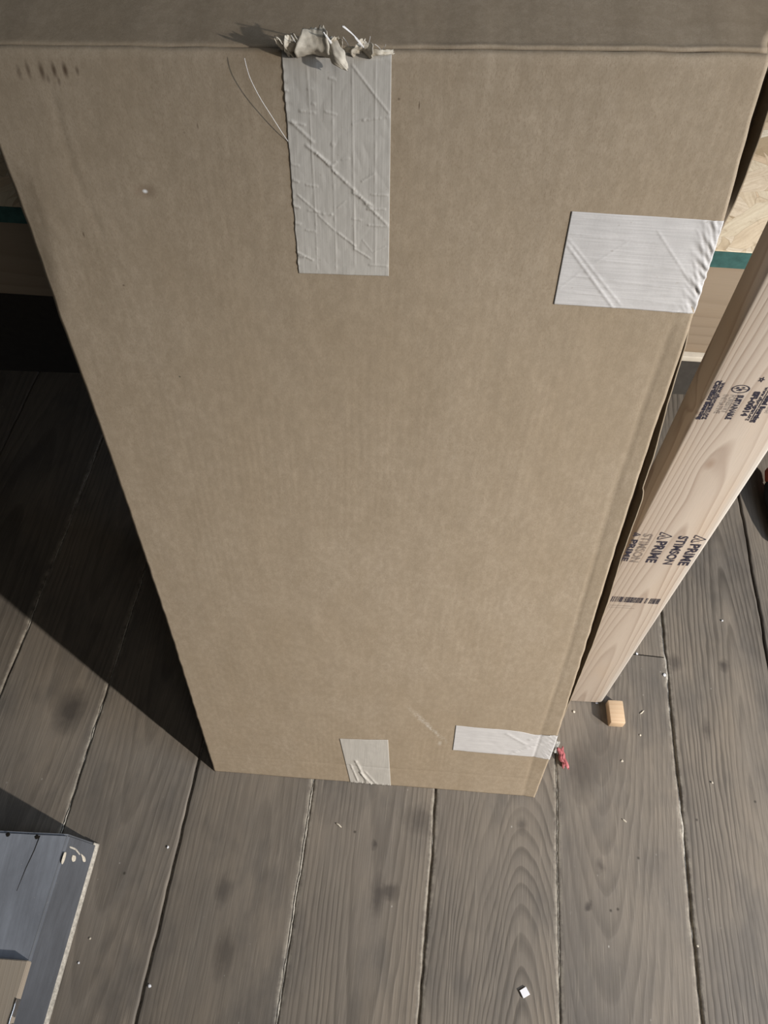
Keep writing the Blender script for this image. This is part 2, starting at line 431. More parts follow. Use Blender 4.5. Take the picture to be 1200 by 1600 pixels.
# ------------------------------------------------------------------ floor
TH = R(4.4)
floor_root_rot = -TH
SE = [-1.70, -1.50, -1.30, -1.10, -.90, -.698, -.517, -.328, -.130, .072, .272, .476, .664, .87, 1.07, 1.27, 1.47, 1.67]
def build_floor():
    V, F, mats = [], [], []
    A = {k: [] for k in ('uc', 'vc', 'bb', 'seed', 'tone', 'edge', 'grain')}
    y0, y1, NY = -.6, 2.0, 420
    rnd = random.Random(3)
    GR = {.072: 1.0, .476: 1.0, .272: .5, -.130: .65, -.328: .38, -.517: .45, .664: .6}
    NOED = {-.328, .664, -.9, -1.1}
    def wob(k, y): return .0022 * noise.noise(Vector((k * 7.3, y * 9, 0))) + .0012 * noise.noise(Vector((k * 3.1, y * 45, 2)))
    gapw = {-.328: .0034, .476: .0042, .072: .0026, .664: .0030, -.517: .0020, -.130: .0022, .272: .0014, -.698: .0022}
    special = {.072: (.219, -.03, .20), -.130: (-.01, 1.6, .035), .272: (.345, .90, .11), .476: (.60, .22, .05), -.328: (-.20, -.9, .04), -.517: (-.42, 1.5, .05)}
    for k in range(len(SE) - 1):
        a, b = SE[k], SE[k + 1]
        ga = gapw.get(a, .002) / 2; gb = gapw.get(b, .002) / 2
        uc, vc, bb = special.get(a, ((a + b) / 2 + rnd.uniform(-.06, .06), rnd.choice([-2, 2.5, 1.5]), .04))
        seed = rnd.uniform(0, 50); tone = rnd.uniform(.92, 1.08)
        zt = rnd.uniform(-.0012, .0008)
        prof = [(0, -.02, 1), (0, -.0022, 1), (.0012, -.0004, 1), (.0035, 0, .6), (.008, 0, 0)]
        cols = [('a', *p) for p in prof] + [('m', t, 0, 0) for t in (.25, .5, .75)] + [('b', *p) for p in reversed(prof)]
        # butt joint in the board right of the box
        joints = [-9.0] + ([.664] if a == .272 else []) + [9.0]
        for j0, j1 in zip(joints, joints[1:]):
            ya = max(y0, j0 + .0009); yb = min(y1, j1 - .0009)
            ny = max(2, int(NY * (yb - ya) / (y1 - y0)))
            s2 = seed + (11 if j0 > 0 else 0); vc2 = vc
            base = len(V); nc = len(cols)
            for j in range(ny + 1):
                y = ya + (yb - ya) * j / ny
                xa = a + ga + wob(k, y); xb = b - gb + wob(k + 1, y)
                for (side, t, z, e) in cols:
                    if side == 'a': x = xa + t
                    elif side == 'b': x = xb - t
                    else: x = xa + (xb - xa) * t
                    cup = .0012 * (1 - (2 * (x - a) / (b - a) - 1) ** 2) + .0006 * noise.noise(Vector((x * 6, y * 4, k)))
                    V.append((x, y, z + zt + cup * .6))
                    e = 0 if (a if side == 'a' else b) in NOED else e
                    for key, val in zip(('uc', 'vc', 'bb', 'seed', 'tone', 'edge', 'grain'), (uc, vc2, bb, s2, tone, e, GR.get(a, .5))): A[key].append(val)
            for j in range(ny):
                for i in range(nc - 1):
                    F.append((base + j*nc + i, base + j*nc + i + 1, base + (j+1)*nc + i + 1, base + (j+1)*nc + i)); mats.append(0)
    # under-layer seen through the gaps
    base = len(V)
    for (x, y) in ((SE[0], y0), (SE[-1], y0), (SE[-1], y1), (SE[0], y1)):
        V.append((x, y, -.014))
        for key in A: A[key].append(0)
    F.append((base, base+1, base+2, base+3)); mats.append(1)
    # crumbs of plaster and dust packed in some gaps
    for s, cover in ((-.130, .72), (.272, .68), (-.517, .62), (.072, .42), (.476, .28), (-.698, .5), (-.328, -.1)):
        k = SE.index(s); wd = gapw.get(s, .002) * 1.1; n = 620
        base = len(V)
        for j in range(n + 1):
            y = -.1 + 1.5 * j / n
            q = noise.noise(Vector((k * 5.0, y * 7, 1))) * .7 + noise.noise(Vector((k, y * 45, 3))) * .25 + cover - .25
            z = -.0065 + .0060 * max(0, min(1, q * 2.2))
            jx = .0009 * noise.noise(Vector((k, y * 160, 8)))
            c0 = s + wob(k, y)
            ww = wd * (.9 + .5 * noise.noise(Vector((k, y * 70, 5))))
            V.append((c0 - ww/2 + jx, y, z - .0010)); V.append((c0 + jx, y, z + .0004)); V.append((c0 + ww/2 + jx, y, z - .0010))
            for key in A: A[key] += [0, 0, 0]
        for j in range(n):
            for i in (0, 1):
                F.append((base+3*j+i, base+3*j+i+1, base+3*j+i+4, base+3*j+i+3)); mats.append(2)
    me = bpy.data.meshes.new('floor'); me.from_pydata(V, [], F); me.update()
    me.polygons.foreach_set('use_smooth', [True] * len(F))
    for m in ('floor', 'gap', 'dust'): me.materials.append(M[m])
    me.polygons.foreach_set('material_index', mats)
    for k, vals in A.items():
        at = me.attributes.new(k, 'FLOAT', 'POINT'); at.data.foreach_set('value', vals)
    o = bpy.data.objects.new('floor', me); C.objects.link(o); o.rotation_euler = (0, 0, floor_root_rot)
    tag(o, 'weathered grey plank floor with dusty gaps', 'floor', kind='structure')
build_floor()

# back wall behind the raised deck
wl = bevel_box('wall_back', (-1.8, 1.285, -.02), (1.8, 1.36, 1.9), M['wall'], None, 0)
tag(wl, kind='structure')

# ------------------------------------------------------------------ raised deck behind the box
DY = R(-2.53)
deck = empty('deck_panel', (0, .742, .788), DY)
tag(deck, 'strand board deck panel with green painted edge behind the box', 'board')
bevel_box('strand_board', (-1.3, 0, 0), (1.3, .475, .0215), M['osb'], deck, .0015, 2)
bevel_box('painted_edge', (-1.3, -.0012, .0005), (1.3, .0, .0205), M['green'], deck, .0)
rim = empty('rim_board', (0, .742, .788), DY)
tag(rim, 'pale wooden rim board under the green deck edge, right of the box', 'lumber')
bevel_box('board', (-.051, .003, -.130), (1.3, .041, -.0004), M['rim'], rim, .003)
bevel_box('bottom_strip', (-.051, -.004, -.138), (1.3, .041, -.1302), M['strip'], rim, .001)
rim2 = bevel_box('rim_board', (-1.3, .003, -.108), (-.053, .041, -.0004), M['rim'], None, .003)
rim2.location = rim.location; rim2.rotation_euler = (0, 0, DY)
tag(rim2, 'shadowed wooden rim board under the green deck edge, left of the box', 'lumber')

# ------------------------------------------------------------------ the cardboard box
BL = Vector((-.26762, .39157, 0))
EX = Vector((.99902418, -.04416657, 0)); EN = Vector((.04378872, .99047739, -.13052619)); EU = Vector((.00576489, .13039882, .99144486))
box = empty('cardboard_box'); 
box.matrix_world = Matrix.Translation(BL) @ Matrix((EX, EN, EU)).transposed().to_4x4()
tag(box, 'tall brown cardboard box standing on the plank floor, taped with white paper tape', 'box')
LEFT = [(0, 0), (.2189, -.0019), (.3978, -.0031), (.5401, -.0053), (.6562, -.0077), (.7465, -.0103), (.8228, -.0130), (.8875, -.0160), (.9413, -.0185), (.9917, -.0202), (1.0298, -.0209), (1.13, -.0222)]
RIGHT = [(0, .5328), (.1868, .5296), (.2565, .5268), (.4505, .5183), (.5484, .5135), (.6403, .5093), (.7296, .5057), (.8121, .5028), (.87, .5018), (.9182, .5007), (.935, .5003), (1.013, .4970), (1.0431, .4945), (1.0789, .4909), (1.13, .4886)]
CREASE = [(0, .514), (.15, .5070), (.36, .5017), (.45, .4995), (.6164, .4925), (.7269, .4885), (.8478, .4862), (.93, .4870), (1.2, .49)]
DEPTH = .205
def stop(x): return 1.0970 + .0425 * (x + .02) + .0006 * noise.noise(Vector((x * 40, 0, 3)))
def n3(x, y, z): return noise.noise(Vector((x, y, z)))
def front_out(x, s):
    """how far the front face stands out towards the viewer"""
    o = .0012 * n3(x * 7, s * 4, 1) + .0004 * n3(x * 30, s * 18, 2) + .00012 * n3(x * 90, s * 60, 5)
    xc = interp(CREASE, s)
    k = sstep(.95, .90, s)
    if x > xc: o += k * (x - xc) * .09
    o -= .0005 * k * math.exp(-((x - xc) / .0018) ** 2)
    # old pressed crease, upper left
    lc = .0255 + (1.075 - s) * .095 + .002 * math.sin(s * 60)
    o -= .0004 * math.exp(-((x - lc) / .002) ** 2) * sstep(.96, .985, s) * sstep(1.085, 1.06, s)
    # dented left corner
    o -= .003 * sstep(.002, -.022, x) * sstep(.90, .975, s) * sstep(1.035, .99, s)
    o -= .0018 * sstep(-.006, -.02, x) * sstep(.86, .93, s) * sstep(.98, .93, s)
    # dimple
    o -= .0006 * math.exp(-(((x - .0788) / .006) ** 2 + ((s - 1.0054) / .005) ** 2))
    # horizontal soft score near the bottom
    o -= .0004 * math.exp(-((s - .062 - .01 * x) / .003) ** 2)
    # top edge rounds over
    t = stop(x) - s
    if t < .006: o -= (.006 - t) ** 2 / .012
    return o
def front(u, v):
    s = v * 1.1; xl = interp(LEFT, s); xr = interp(RIGHT, s); x = xl + (xr - xl) * u
    s = v * stop(x); xl = interp(LEFT, s); xr = interp(RIGHT, s)
    xr += .0006 * n3(9, s * 50, 0); xl += .0007 * n3(4, s * 50, 0)
    x = xl + (xr - xl) * u
    return (x, -front_out(x, s), s)
fr = grid('front_panel', front, 200, 430, M['box'], box, .004, -1)

def smin(d): return d * .1305 / .9914 + .001
def top(u, v):
    """popped-up top flap, rising gently behind the fold"""
    l = .0070 + v * .165
    x0, x1 = -.0222 - .012 * sstep(0, .3, v), .4886 + .035 * sstep(.0, .45, v)
    x = x0 + (x1 - x0) * u
    a = R(17)
    d = l * math.cos(a) + .0008 * n3(x * 45, 0, 8) * (1 - v)
    s = stop(x) - .0018 + l * math.sin(a) + .0016 * n3(x * 6, v * 3, 3) * v - .0010 * (1 - min(1, v * 60)) ** 2 + .0013 * sstep(.24, .30, x) * math.exp(-(v / .016) ** 2)
    return (x, d, s)
tp = grid('top_flap', top, 120, 90, M['box_top'], box, .004, -1)
def leftp(u, v):
    d = .004 + u * (DEPTH - .004); s = smin(d) + v * (1.094 - smin(d))
    return (interp(LEFT, s) + .0022, d, s)
grid('left_panel', leftp, 6, 60, M['box_side'], box, .004, 0)
def backp(u, v):
    s = smin(DEPTH) + v * (1.09 - smin(DEPTH)); a = interp(LEFT, s) + .002; b = interp(RIGHT, s) - .002
    return (a + (b - a) * u, DEPTH, s)
grid('back_panel', backp, 6, 40, M['box_side'], box, .004, 1)
grid('bottom_panel', lambda u, v: (.004 + u * .524, .004 + v * (DEPTH - .008), smin(.004 + v * (DEPTH - .008)) + .002), 4, 4, M['box_side'], box, .003, 1)
OUTER = [(0, .5325), (.10, .534), (.2191, .5362), (.4304, .5359), (.523, .5333), (.6036, .5284), (.6738, .5268), (.70, .5262), (.712, .5240), (.716, .5222), (.7621, .5208), (.8277, .5151), (.889, .5117), (.9215, .5073), (.95, .5050), (.992, .5060), (1.0132, .5088), (1.0346, .5096), (1.0715, .509), (1.11, .5070)]
def sidep(u, v):
    d = .020 + u * (DEPTH - .020); s = smin(d) + v * (1.10 - smin(d))
    bul = interp(OUTER, s) - interp(RIGHT, s)
    prof = (1 - u) ** 1.4
    return (interp(RIGHT, s) - .003 + (bul + .003) * prof + .0004 * n3(s * 60, u, 4), d, s)
grid('side_flap', sidep, 16, 220, M['box_side'], box, .0013, -1)
def inner(u, v):
    d = .034; s = smin(d) + v * (1.10 - smin(d)); a = interp(RIGHT, s)
    xo = interp(OUTER, s)
    return (a - .05 + u * (max(xo, a) - .0012 - a + .05), d, s)
grid('dust_flap', inner, 8, 220, M['box'], box, .003, -1)

# ---- tapes -----------------------------------------------------------------
def seg_ridge(x, s, a, b, wdt, h):
    ax, as_ = a; bx, bs = b; dx, ds = bx - ax, bs - as_; L2 = dx * dx + ds * ds
    t = ((x - ax) * dx + (s - as_) * ds) / L2
    if t < -.05 or t > 1.05: return 0
    px, ps = ax + dx * t, as_ + ds * t
    d = math.hypot(x - px, s - ps)
    if d > wdt * 3: return 0
    return h * math.exp(-(d / wdt) ** 2) * sstep(-.05, .06, t) * sstep(1.05, .94, t) * (.65 + .5 * n3(t * 22, a[0] * 90, 1))
# long tape under the fold: zoom pixels -> metres on the face
def zt(px, py):
    X = 320 + px / 3.0; Y = py / 3.0
    # bilinear in the measured corner frame
    v = (Y - 79) / (427 - 79)
    xl = 440 + (467 - 440) * v; xr = 612 + (608 - 612) * v
    return (.1861 + .0032 * v + (X - xl) / (xr - xl) * .0703, 1.1070 - .1575 * v ** .97)
RG = []
def rg(x0, y0, x1, y1, w_=.0007, h=.0005): RG.append((zt(x0, y0), zt(x1, y1), w_, h))
for x0, y0, x1, y1 in [(600, 330, 600, 760), (603, 760, 618, 1270), (690, 280, 705, 1230), (480, 290, 520, 1000), (520, 1000, 530, 1270), (800, 250, 800, 1230)]:
    rg(x0, y0, x1, y1, .0006, .00042)
for a in [(400, 520, 510, 610, .0011, .0009), (470, 620, 600, 715, .0011, .0010), (520, 650, 620, 750, .0007, .0007), (600, 730, 740, 860, .0010, .0009), (690, 830, 790, 900, .0009, .0009), (750, 880, 865, 1000, .0010, .0009),
          (430, 860, 530, 950, .0007, .0007), (530, 960, 610, 1040, .0007, .0006), (620, 1045, 710, 1120, .0008, .0008), (700, 1130, 780, 1185, .0007, .0007), (690, 280, 800, 395, .0007, .0007), (800, 395, 865, 465, .0007, .0006),
          (380, 520, 470, 535, .0009, .0008), (440, 475, 520, 480, .0009, .0006), (560, 470, 620, 482, .0007, .0006), (740, 500, 870, 478, .0008, .0007), (500, 440, 520, 445, .0009, .0006), (580, 335, 615, 340, .0009, .0006),
          (780, 840, 860, 838, .0008, .0007), (760, 915, 850, 910, .0008, .0008), (765, 998, 860, 1000, .0008, .0007), (770, 1220, 860, 1222, .0008, .0007), (470, 810, 530, 815, .0009, .0006), (480, 940, 540, 945, .0009, .0006),
          (410, 790, 440, 800, .001, .0008), (415, 920, 445, 930, .001, .0009), (420, 1010, 450, 1015, .001, .0008), (430, 1170, 510, 1215, .0008, .0008), (440, 1190, 470, 1200, .0012, .0008), (470, 1045, 520, 1050, .0009, .0005),
          (590, 950, 600, 955, .001, .0006), (550, 955, 600, 955, .0008, .0005), (690, 970, 740, 975, .0008, .0005), (735, 780, 800, 735, .0007, .0006), (620, 920, 660, 880, .0006, .0004), (400, 715, 440, 720, .0009, .0006), (640, 680, 680, 672, .0007, .0005), (740, 1080, 790, 1150, .0005, .0004), (790, 1150, 850, 1110, .0006, .0004), (590, 610, 610, 615, .0012, .0006), (690, 520, 760, 490, .0006, .0005), (620, 690, 590, 715, .0009, .0007), (365, 390, 390, 396, .0008, .0006), (480, 385, 505, 380, .001, .0005)]:
    rg(*a)
TOPL = [(0, .0), ]
def tape_top(u, v):
    s = .9484 + v * (stop(.22) - .9484)
    t = (1.107 - s) / (1.107 - .948)
    xl = .1861 + .0032 * t + .0005 * n3(2, s * 90, 0); xr = .2562 + .0035 * t
    x = xl + (xr - xl) * u
    s += (u - .5) * .0006 * (1 - v) * 4
    o = front_out(x, s) + .0004
    o += sum(seg_ridge(x, s, a, b, w_, h * .8) for a, b, w_, h in RG)
    o += .0003 * abs(n3(u * 9, s * 70, 7)) + .0007 * math.exp(-u / .02) * abs(n3(0, s * 150, 4)) * 1.6
    return (x, -o, s)
t1 = grid('paper_tape', tape_top, 120, 270, M['tape_grey'], box, .0003, -1)
t1['label'] = 'long wrinkled grey-white tape strip with torn top end'

def wrap_tape(name, x0, s0, x0b, s1, mat, ridges, fold_amp, label, tail=.016, topwave=0.0, nx=130, nz=90):
    """cross tape on the front ending folded round the right edge. (x0,s0) lower left, (x0b,s1) upper left"""
    def fn(u, v):
        s = s0 + (s1 - s0) * v
        xl = x0 + (x0b - x0) * v; xe = interp(RIGHT, s) + .0003
        Lf = xe - xl; tot = Lf + tail; a = u * tot
        if topwave: s -= topwave * v * math.exp(-((a - Lf * .80) / .018) ** 2)
        cr = 0
        ne = sstep(Lf - .020, Lf - .001, a)
        if fold_amp: cr = fold_amp * ne * (n3(a * 40, s * 230 + a * 210, 3) * .7 + abs(n3(a * 30, s * 120 + a * 260, 9)) * .9)
        if a <= Lf:
            x = xl + a; o = front_out(x, s) + .0002 + cr
            o += sum(seg_ridge(x, s, *r) for r in ridges) + .00025 * abs(n3(x * 50, s * 50, 6))
            return (x, -o, s)
        b = a - Lf; xo = min(xe + .0035, max(xe, interp(OUTER, s) + .0012))
        k = min(1, b / .010)
        return (xe + (xo - xe + .0006) * sstep(0, 1, k) + cr * .4, -front_out(xe, s) * (1 - k) - .0005 * (1 - k) + b * 1.9 + .0008 * k, s)
    o = grid(name, fn, nx, nz, mat, box, .0002, 1)
    o['label'] = label
    return o
def zr(px, py):   # zoom pixels of the right tape to face metres
    X = 840 + px / 3.3333; Y = 80 + py / 3.3333
    v = (Y - 330) / 145.0; xl = 893 - 28 * v
    sc_ = .1077 / (238 - 21 * v)
    return (.389 + .0015 * v + (X - xl) * sc_ * 1.0, 1.0108 - .0771 * v)
RR = [(zr(160, 1000), zr(400, 1320), .0009, .0007), (zr(165, 970), zr(440, 1300), .0007, .0005), (zr(630, 900), zr(760, 1080), .0006, .0005), (zr(760, 1080), zr(820, 1180), .0007, .0006),
      (zr(830, 880), zr(900, 980), .0006, .0005), (zr(180, 940), zr(650, 960), .0005, .00035), (zr(300, 1060), zr(760, 1080), .0005, .00035), (zr(130, 1150), zr(800, 1190), .0005, .00035),
      (zr(120, 1240), zr(800, 1275), .0005, .00035), (zr(300, 1080), zr(480, 960), .0006, .0003), (zr(110, 1230), zr(220, 1140), .0006, .0003), (zr(660, 1330), zr(740, 1310), .0012, .0007)]
t2 = wrap_tape('paper_tape', .3905, .9337, .3890, 1.0108, M['tape_cool'], RR, .0020, 'white tape folded round the upper right edge')
t3 = wrap_tape('paper_tape', .3838, .1463, .3812, .2245, M['tape_cool'], [((.47, .150), (.52, .205), .004, .0009), ((.49, .20), (.52, .225), .003, .001), ((.455, .215), (.49, .185), .003, .0008)], .0011, 'white tape folded round the lower right edge', .010, .007, 110, 60)
def tape_bot(u, v):
    s = .001 + v * .1535; t = v
    xl = .2275 - .0160 * t; xr = .2950 - .0100 * t
    x = xl + (xr - xl) * u; s = s + (.009 * u) * v + (1 - v) * .0022 * n3(u * 14, 1, 1)
    o = front_out(x, s) + .0005
    for (a, b, w_, h) in [((.236, .085), (.256, .002), .0022, .0020), ((.243, .045), (.262, .001), .0020, .0022), ((.228, .07), (.241, .004), .0016, .0014), ((.25, .05), (.27, .004), .002, .0012)]:
        o += seg_ridge(x, s, a, b, w_, h)
    o += .0012 * sstep(.014, 0, s) * abs(n3(u * 22, 0, 2)) * 2 + .0002 * abs(n3(x * 60, s * 60, 6))
    return (x, -o, s)
t4 = grid('paper_tape', tape_bot, 70, 110, M['tape_grey'], box, .0003, -1)
t4['label'] = 'short grey tape strip at the bottom edge'

# ---- torn, curled paper at the top end of the long tape ----------------------
def flap(path, widths, side=(1, 0, 0), curl=0.0, seed=0, parent=None, amp=.0012, name='torn_paper_curl'):
    P = smooth_pts(path, 7); Wd = smooth_pts([(w_, 0, 0) for w_ in widths], 7)
    sd = Vector(side).normalized(); n = len(P) - 1
    def fn(u, v):
        k = min(n, int(round(v * n))); p = P[k]; w_ = Wd[k].x
        t = (P[min(k+1, n)] - P[max(k-1, 0)]).normalized(); s1 = (sd - t * sd.dot(t)).normalized(); nn = t.cross(s1)
        q = p + s1 * (u - .5) * w_ * (1 + .25 * n3(v * 6, u, seed + 5)) + nn * (curl * w_ * (1 - (2*u - 1) ** 2)) + nn * amp * n3(u * 5, v * 6, seed) * 1.6
        q += t * .0022 * n3(u * 9, seed, 2) * v
        return q
    return grid(name, fn, 18, n, M['torn'], parent, .0004, 0)
T0 = 1.1070
# paths in box coordinates (x, depth: negative is towards the viewer, height)
flap([(.1900, .001, 1.1030), (.1895, -.006, 1.1070), (.1872, -.010, 1.1120), (.1848, -.0115, 1.1160)], [.009, .0075, .005, .0020], (1, 0, -.6), .30, 1, t1, .0006)
flap([(.1955, .001, 1.1020), (.1955, -.007, 1.1070), (.1945, -.0115, 1.1130), (.1930, -.010, 1.1180)], [.011, .011, .010, .0055], (1, 0, .1), .22, 2, t1, .0007)
flap([(.2070, .001, 1.1020), (.2065, -.008, 1.1050), (.2080, -.0135, 1.1110), (.2085, -.0115, 1.1180), (.2075, -.005, 1.1215)], [.019, .021, .021, .018, .013], (1, -.1, .1), .10, 3, t1, .0006)
flap([(.2165, -.002, 1.1120), (.2205, -.010, 1.1105), (.2250, -.0145, 1.1065), (.2290, -.013, 1.1010)], [.0085, .0105, .0090, .0020], (.7, 0, .8), .30, 4, t1, .0005)
flap([(.2190, -.002, 1.1080), (.2215, -.008, 1.1125), (.2230, -.010, 1.1165)], [.008, .0085, .006], (1, 0, 0), .35, 5, t1, .0005)
flap([(.2370, .001, 1.1030), (.2375, -.006, 1.1070), (.2395, -.0085, 1.1115), (.2410, -.006, 1.1155)], [.011, .013, .012, .007], (1, 0, -.1), .28, 6, t1, .0005)
flap([(.2420, -.001, 1.1070), (.2470, -.0035, 1.1085), (.2520, -.003, 1.1085), (.2570, -.0015, 1.1085)], [.0045, .0035, .0030, .0025], (0, 0, 1), .25, 7, t1, .0004)
flap([(.2270, -.0005, 1.1080), (.2310, -.002, 1.1085), (.2360, -.002, 1.1080)], [.003, .004, .003], (0, 0, 1), .3, 8, t1, .0004)
# stray reinforcing threads
def thread(path, r, seed=0, name='loose_thread'):
    return tube(name, smooth_pts(path, 8), r, M['thread'], t1, 6)
thread([(.1870, -.0010, 1.0487), (.1838, -.0030, 1.0550), (.1785, -.0055, 1.0655), (.1715, -.0075, 1.0785), (.1665, -.0085, 1.0900), (.1646, -.0088, 1.0975), (.1638, -.0085, 1.1025)], .00022)
thread([(.2390, -.007, 1.1120), (.2360, -.012, 1.1175), (.2325, -.017, 1.1225), (.2275, -.023, 1.1280)], .00045)
thread([(.2388, -.007, 1.1120), (.2350, -.014, 1.1185), (.2330, -.016, 1.1220), (.2283, -.0225, 1.1280)], .0003)
thread([(.2200, -.006, 1.1110), (.2185, -.010, 1.1150), (.2165, -.013, 1.1190), (.2150, -.014, 1.1215)], [.0010]*10 + [.0008]*8 + [.0004]*7)
thread([(.1975, -.010, 1.1130), (.1965, -.014, 1.1165), (.1955, -.016, 1.1195)], .0002)
thread([(.2420, -.006, 1.1140), (.2428, -.008, 1.1170), (.2432, -.009, 1.1190)], .00018)
thread([(.2500, -.003, 1.1100), (.2520, -.008, 1.1130), (.2530, -.012, 1.1160)], .00015)
thread([(.2495, -.003, 1.1100), (.2480, -.007, 1.1130), (.2462, -.011, 1.1155)], .00015)
thread([(.2290, -.001, 1.1080), (.2292, -.004, 1.1120), (.2260, -.006, 1.1170)], .00015)

# ------------------------------------------------------------------ the stud
SO = Vector((.30618, .53563, 0)); SY = -.03618
SU = Vector((math.cos(SY), math.sin(SY), 0)); SD = Vector((-.01955, -.02784, 1.0)).normalized()
SV = SD.cross(SU).normalized(); SU2 = SV.cross(SD).normalized()
stud = bevel_box('lumber_stud', (0, 0, 0), (.089, .038, 1.13), M['stud'], None, .0032, 3)
stud.matrix_world = Matrix.Translation(SO + Vector((0, 0, .003))) @ Matrix((SU2, SV, SD)).transposed().to_4x4()
tag(stud, 'upright pale softwood stud with black printed stamps, right of the box', 'lumber')

def text_mesh(txt, u, z0, z1, cap, ink, name='stamp_lettering', narrow=1.0, bold=0.0):
    """printed line reading down the stud, letter tops towards the right; u = middle of the line"""
    cu = bpy.data.curves.new(name, 'FONT'); cu.body = txt; cu.size = 1.0; cu.offset = bold + .03; cu.resolution_u = 3
    to = bpy.data.objects.new('tmp', cu); C.objects.link(to)
    bpy.context.view_layer.update()
    me = bpy.data.meshes.new_from_object(to.evaluated_get(bpy.context.evaluated_depsgraph_get()))
    bpy.data.objects.remove(to)
    xs = [v.co.x for v in me.vertices]; ys = [v.co.y for v in me.vertices]
    x0, x1, y0, y1 = min(xs), max(xs), min(ys), max(ys)
    for v in me.vertices:
        tx = (v.co.x - x0) / (x1 - x0); ty = (v.co.y - y0) / (y1 - y0)
        v.co = (u - cap/2 + ty * cap, -.00025, z0 + (z1 - z0) * tx)
    me.materials.clear(); me.materials.append(M[ink])
    o = bpy.data.objects.new(name, me); C.objects.link(o); o.parent = stud
    return o
def poly_stamp(name, polys, ink):
    V, F = [], []
    for P in polys:
        b = len(V); V += [(x, -.00025, z) for x, z in P]; F.append(tuple(range(b, b + len(P))))
    return mobj(name, V, F, M[ink], stud, False)
def line_poly(a, b, w_):
    a, b = Vector(a), Vector(b); t = (b - a).normalized(); n_ = Vector((-t.y, t.x)) * w_ / 2
    return [tuple(a + n_), tuple(b + n_), tuple(b - n_), tuple(a - n_)]
def triangle_logo(u, z, ink, r=.0085):
    # little mountain-like triangle mark; apex to the right
    A, B, D = (u + r * .95, z + .000), (u - r * .85, z + r), (u - r * .85, z - r)
    L = [line_poly(A, B, .0016), line_poly(A, D, .0016), line_poly((u - r*.85, z - r), (u - r*.85, z - r*.25), .0016), line_poly((u - r*.85, z + r), (u - r*.85, z + r*.25), .0016),
         line_poly((u - r*.85, z - r*.25), (u + r*.05, z), .0014), line_poly((u - r*.85, z + r*.25), (u + r*.05, z), .0014)]
    poly_stamp('stamp_triangle', L, ink)
for u, zz, ink, kind in [(.0765, .563, 'ink', 'P'), (.0575, .565, 'ink', 'S'), (.0362, .5655, 'ink', 'P'), (.0160, .566, 'ink_faint', 'S'), (-.0002+.004, .5655, 'ink', 'P')]:
    if kind == 'P':
        cap = .0128 if u > .01 else .008
        triangle_logo(u + (0 if u > .01 else -.0005), zz - .003, ink, .0082 if u > .01 else .0042)
        text_mesh('PRIME', u, zz - .0145, zz - .0665, cap, ink, bold=.008)
    else:
        text_mesh('STIMSON', u, zz, zz - .068, .0118, ink, bold=.004)
# bar code and the small print below it
rb = random.Random(5); bars = []; x = .0125
while x < .077:
    w_ = rb.choice([.0005, .0008, .0013, .0018])
    if not (.054 < x < .057 or .061 < x < .063): bars.append([(x, .4045), (x + w_, .4045), (x + w_, .3890), (x, .3890)])
    x += w_ + rb.choice([.0005, .0008, .0013])
poly_stamp('stamp_bar_code', bars, 'ink')
poly_stamp('stamp_small_print', [line_poly((.0148 + k*.0022, .3785), (.0148 + k*.0022 + .0016, .3785), .0016) for k in range(13)] +
           [line_poly((.0150 + k*.0022, .3722), (.0150 + k*.0022 + .0015, .3722), .0014) for k in range(16)], 'ink_faint')
# forestry certification stamp
text_mesh('SUSTAINABLE', .0325, .8110, .7765, .0062, 'ink', bold=.03)
text_mesh('FORESTRY', .0258, .8110, .7850, .0060, 'ink_faint', bold=.02)
text_mesh('INITIATIVE', .0192, .8110, .7840, .0056, 'ink_faint', bold=.01)
text_mesh('SFI-00014', .0452, .8170, .7820, .0064, 'ink', bold=.05)
text_mesh('www.sfiprogram.org', .0510, .8235, .7760, .0050, 'ink', bold=.02)
text_mesh('Certified Sourcing', .0572, .8235, .7735, .0066, 'ink', bold=.05)
for ru, rz0, rz1 in ((.0540, .8240, .7740), (.0088, .8290, .7745)):
    poly_stamp('stamp_rule', [line_poly((ru, rz0), (ru, rz1), .0009)], 'ink')
text_mesh('www.sfiprogram.org', .0112, .8265, .7750, .0060, 'ink', bold=.02)
text_mesh('Certified Sourcing', .0058, .8285, .7740, .0062, 'ink', bold=.05)
text_mesh('Certified', .0640, .8050, .7880, .0040, 'ink_faint')
# round leaf-and-tree emblem of the same stamp
em = []
for k in range(28):
    a0, a1 = 2*math.pi*k/28, 2*math.pi*(k+1)/28
    em.append([(.0290 + .0075*math.cos(a0)*1.1, .8190 + .0055*math.sin(a0)), (.0290 + .0075*math.cos(a1)*1.1, .8190 + .0055*math.sin(a1)),
               (.0290 + .0062*math.cos(a1)*1.1, .8190 + .0045*math.sin(a1)), (.0290 + .0062*math.cos(a0)*1.1, .8190 + .0045*math.sin(a0))])
for (ex_, ez, r_) in [(.0262, .8205, .0015), (.0290, .8178, .0018), (.0312, .8208, .0014), (.0268, .8172, .0010)]:
    em.append([(ex_ + r_*math.cos(2*math.pi*k/8), ez + r_*.8*math.sin(2*math.pi*k/8)) for k in range(8)])
em.append(line_poly((.023, .8195), (.0355, .8185), .0008))
for k in range(5):
    em.append(line_poly((.0425 + .0028*math.cos(k*1.257), .8325 + .0035*math.sin(k*1.257)), (.0425 + .0028*math.cos(k*1.257+2.5), .8325 + .0035*math.sin(k*1.257+2.5)), .0007))
poly_stamp('stamp_emblem', em, 'ink')

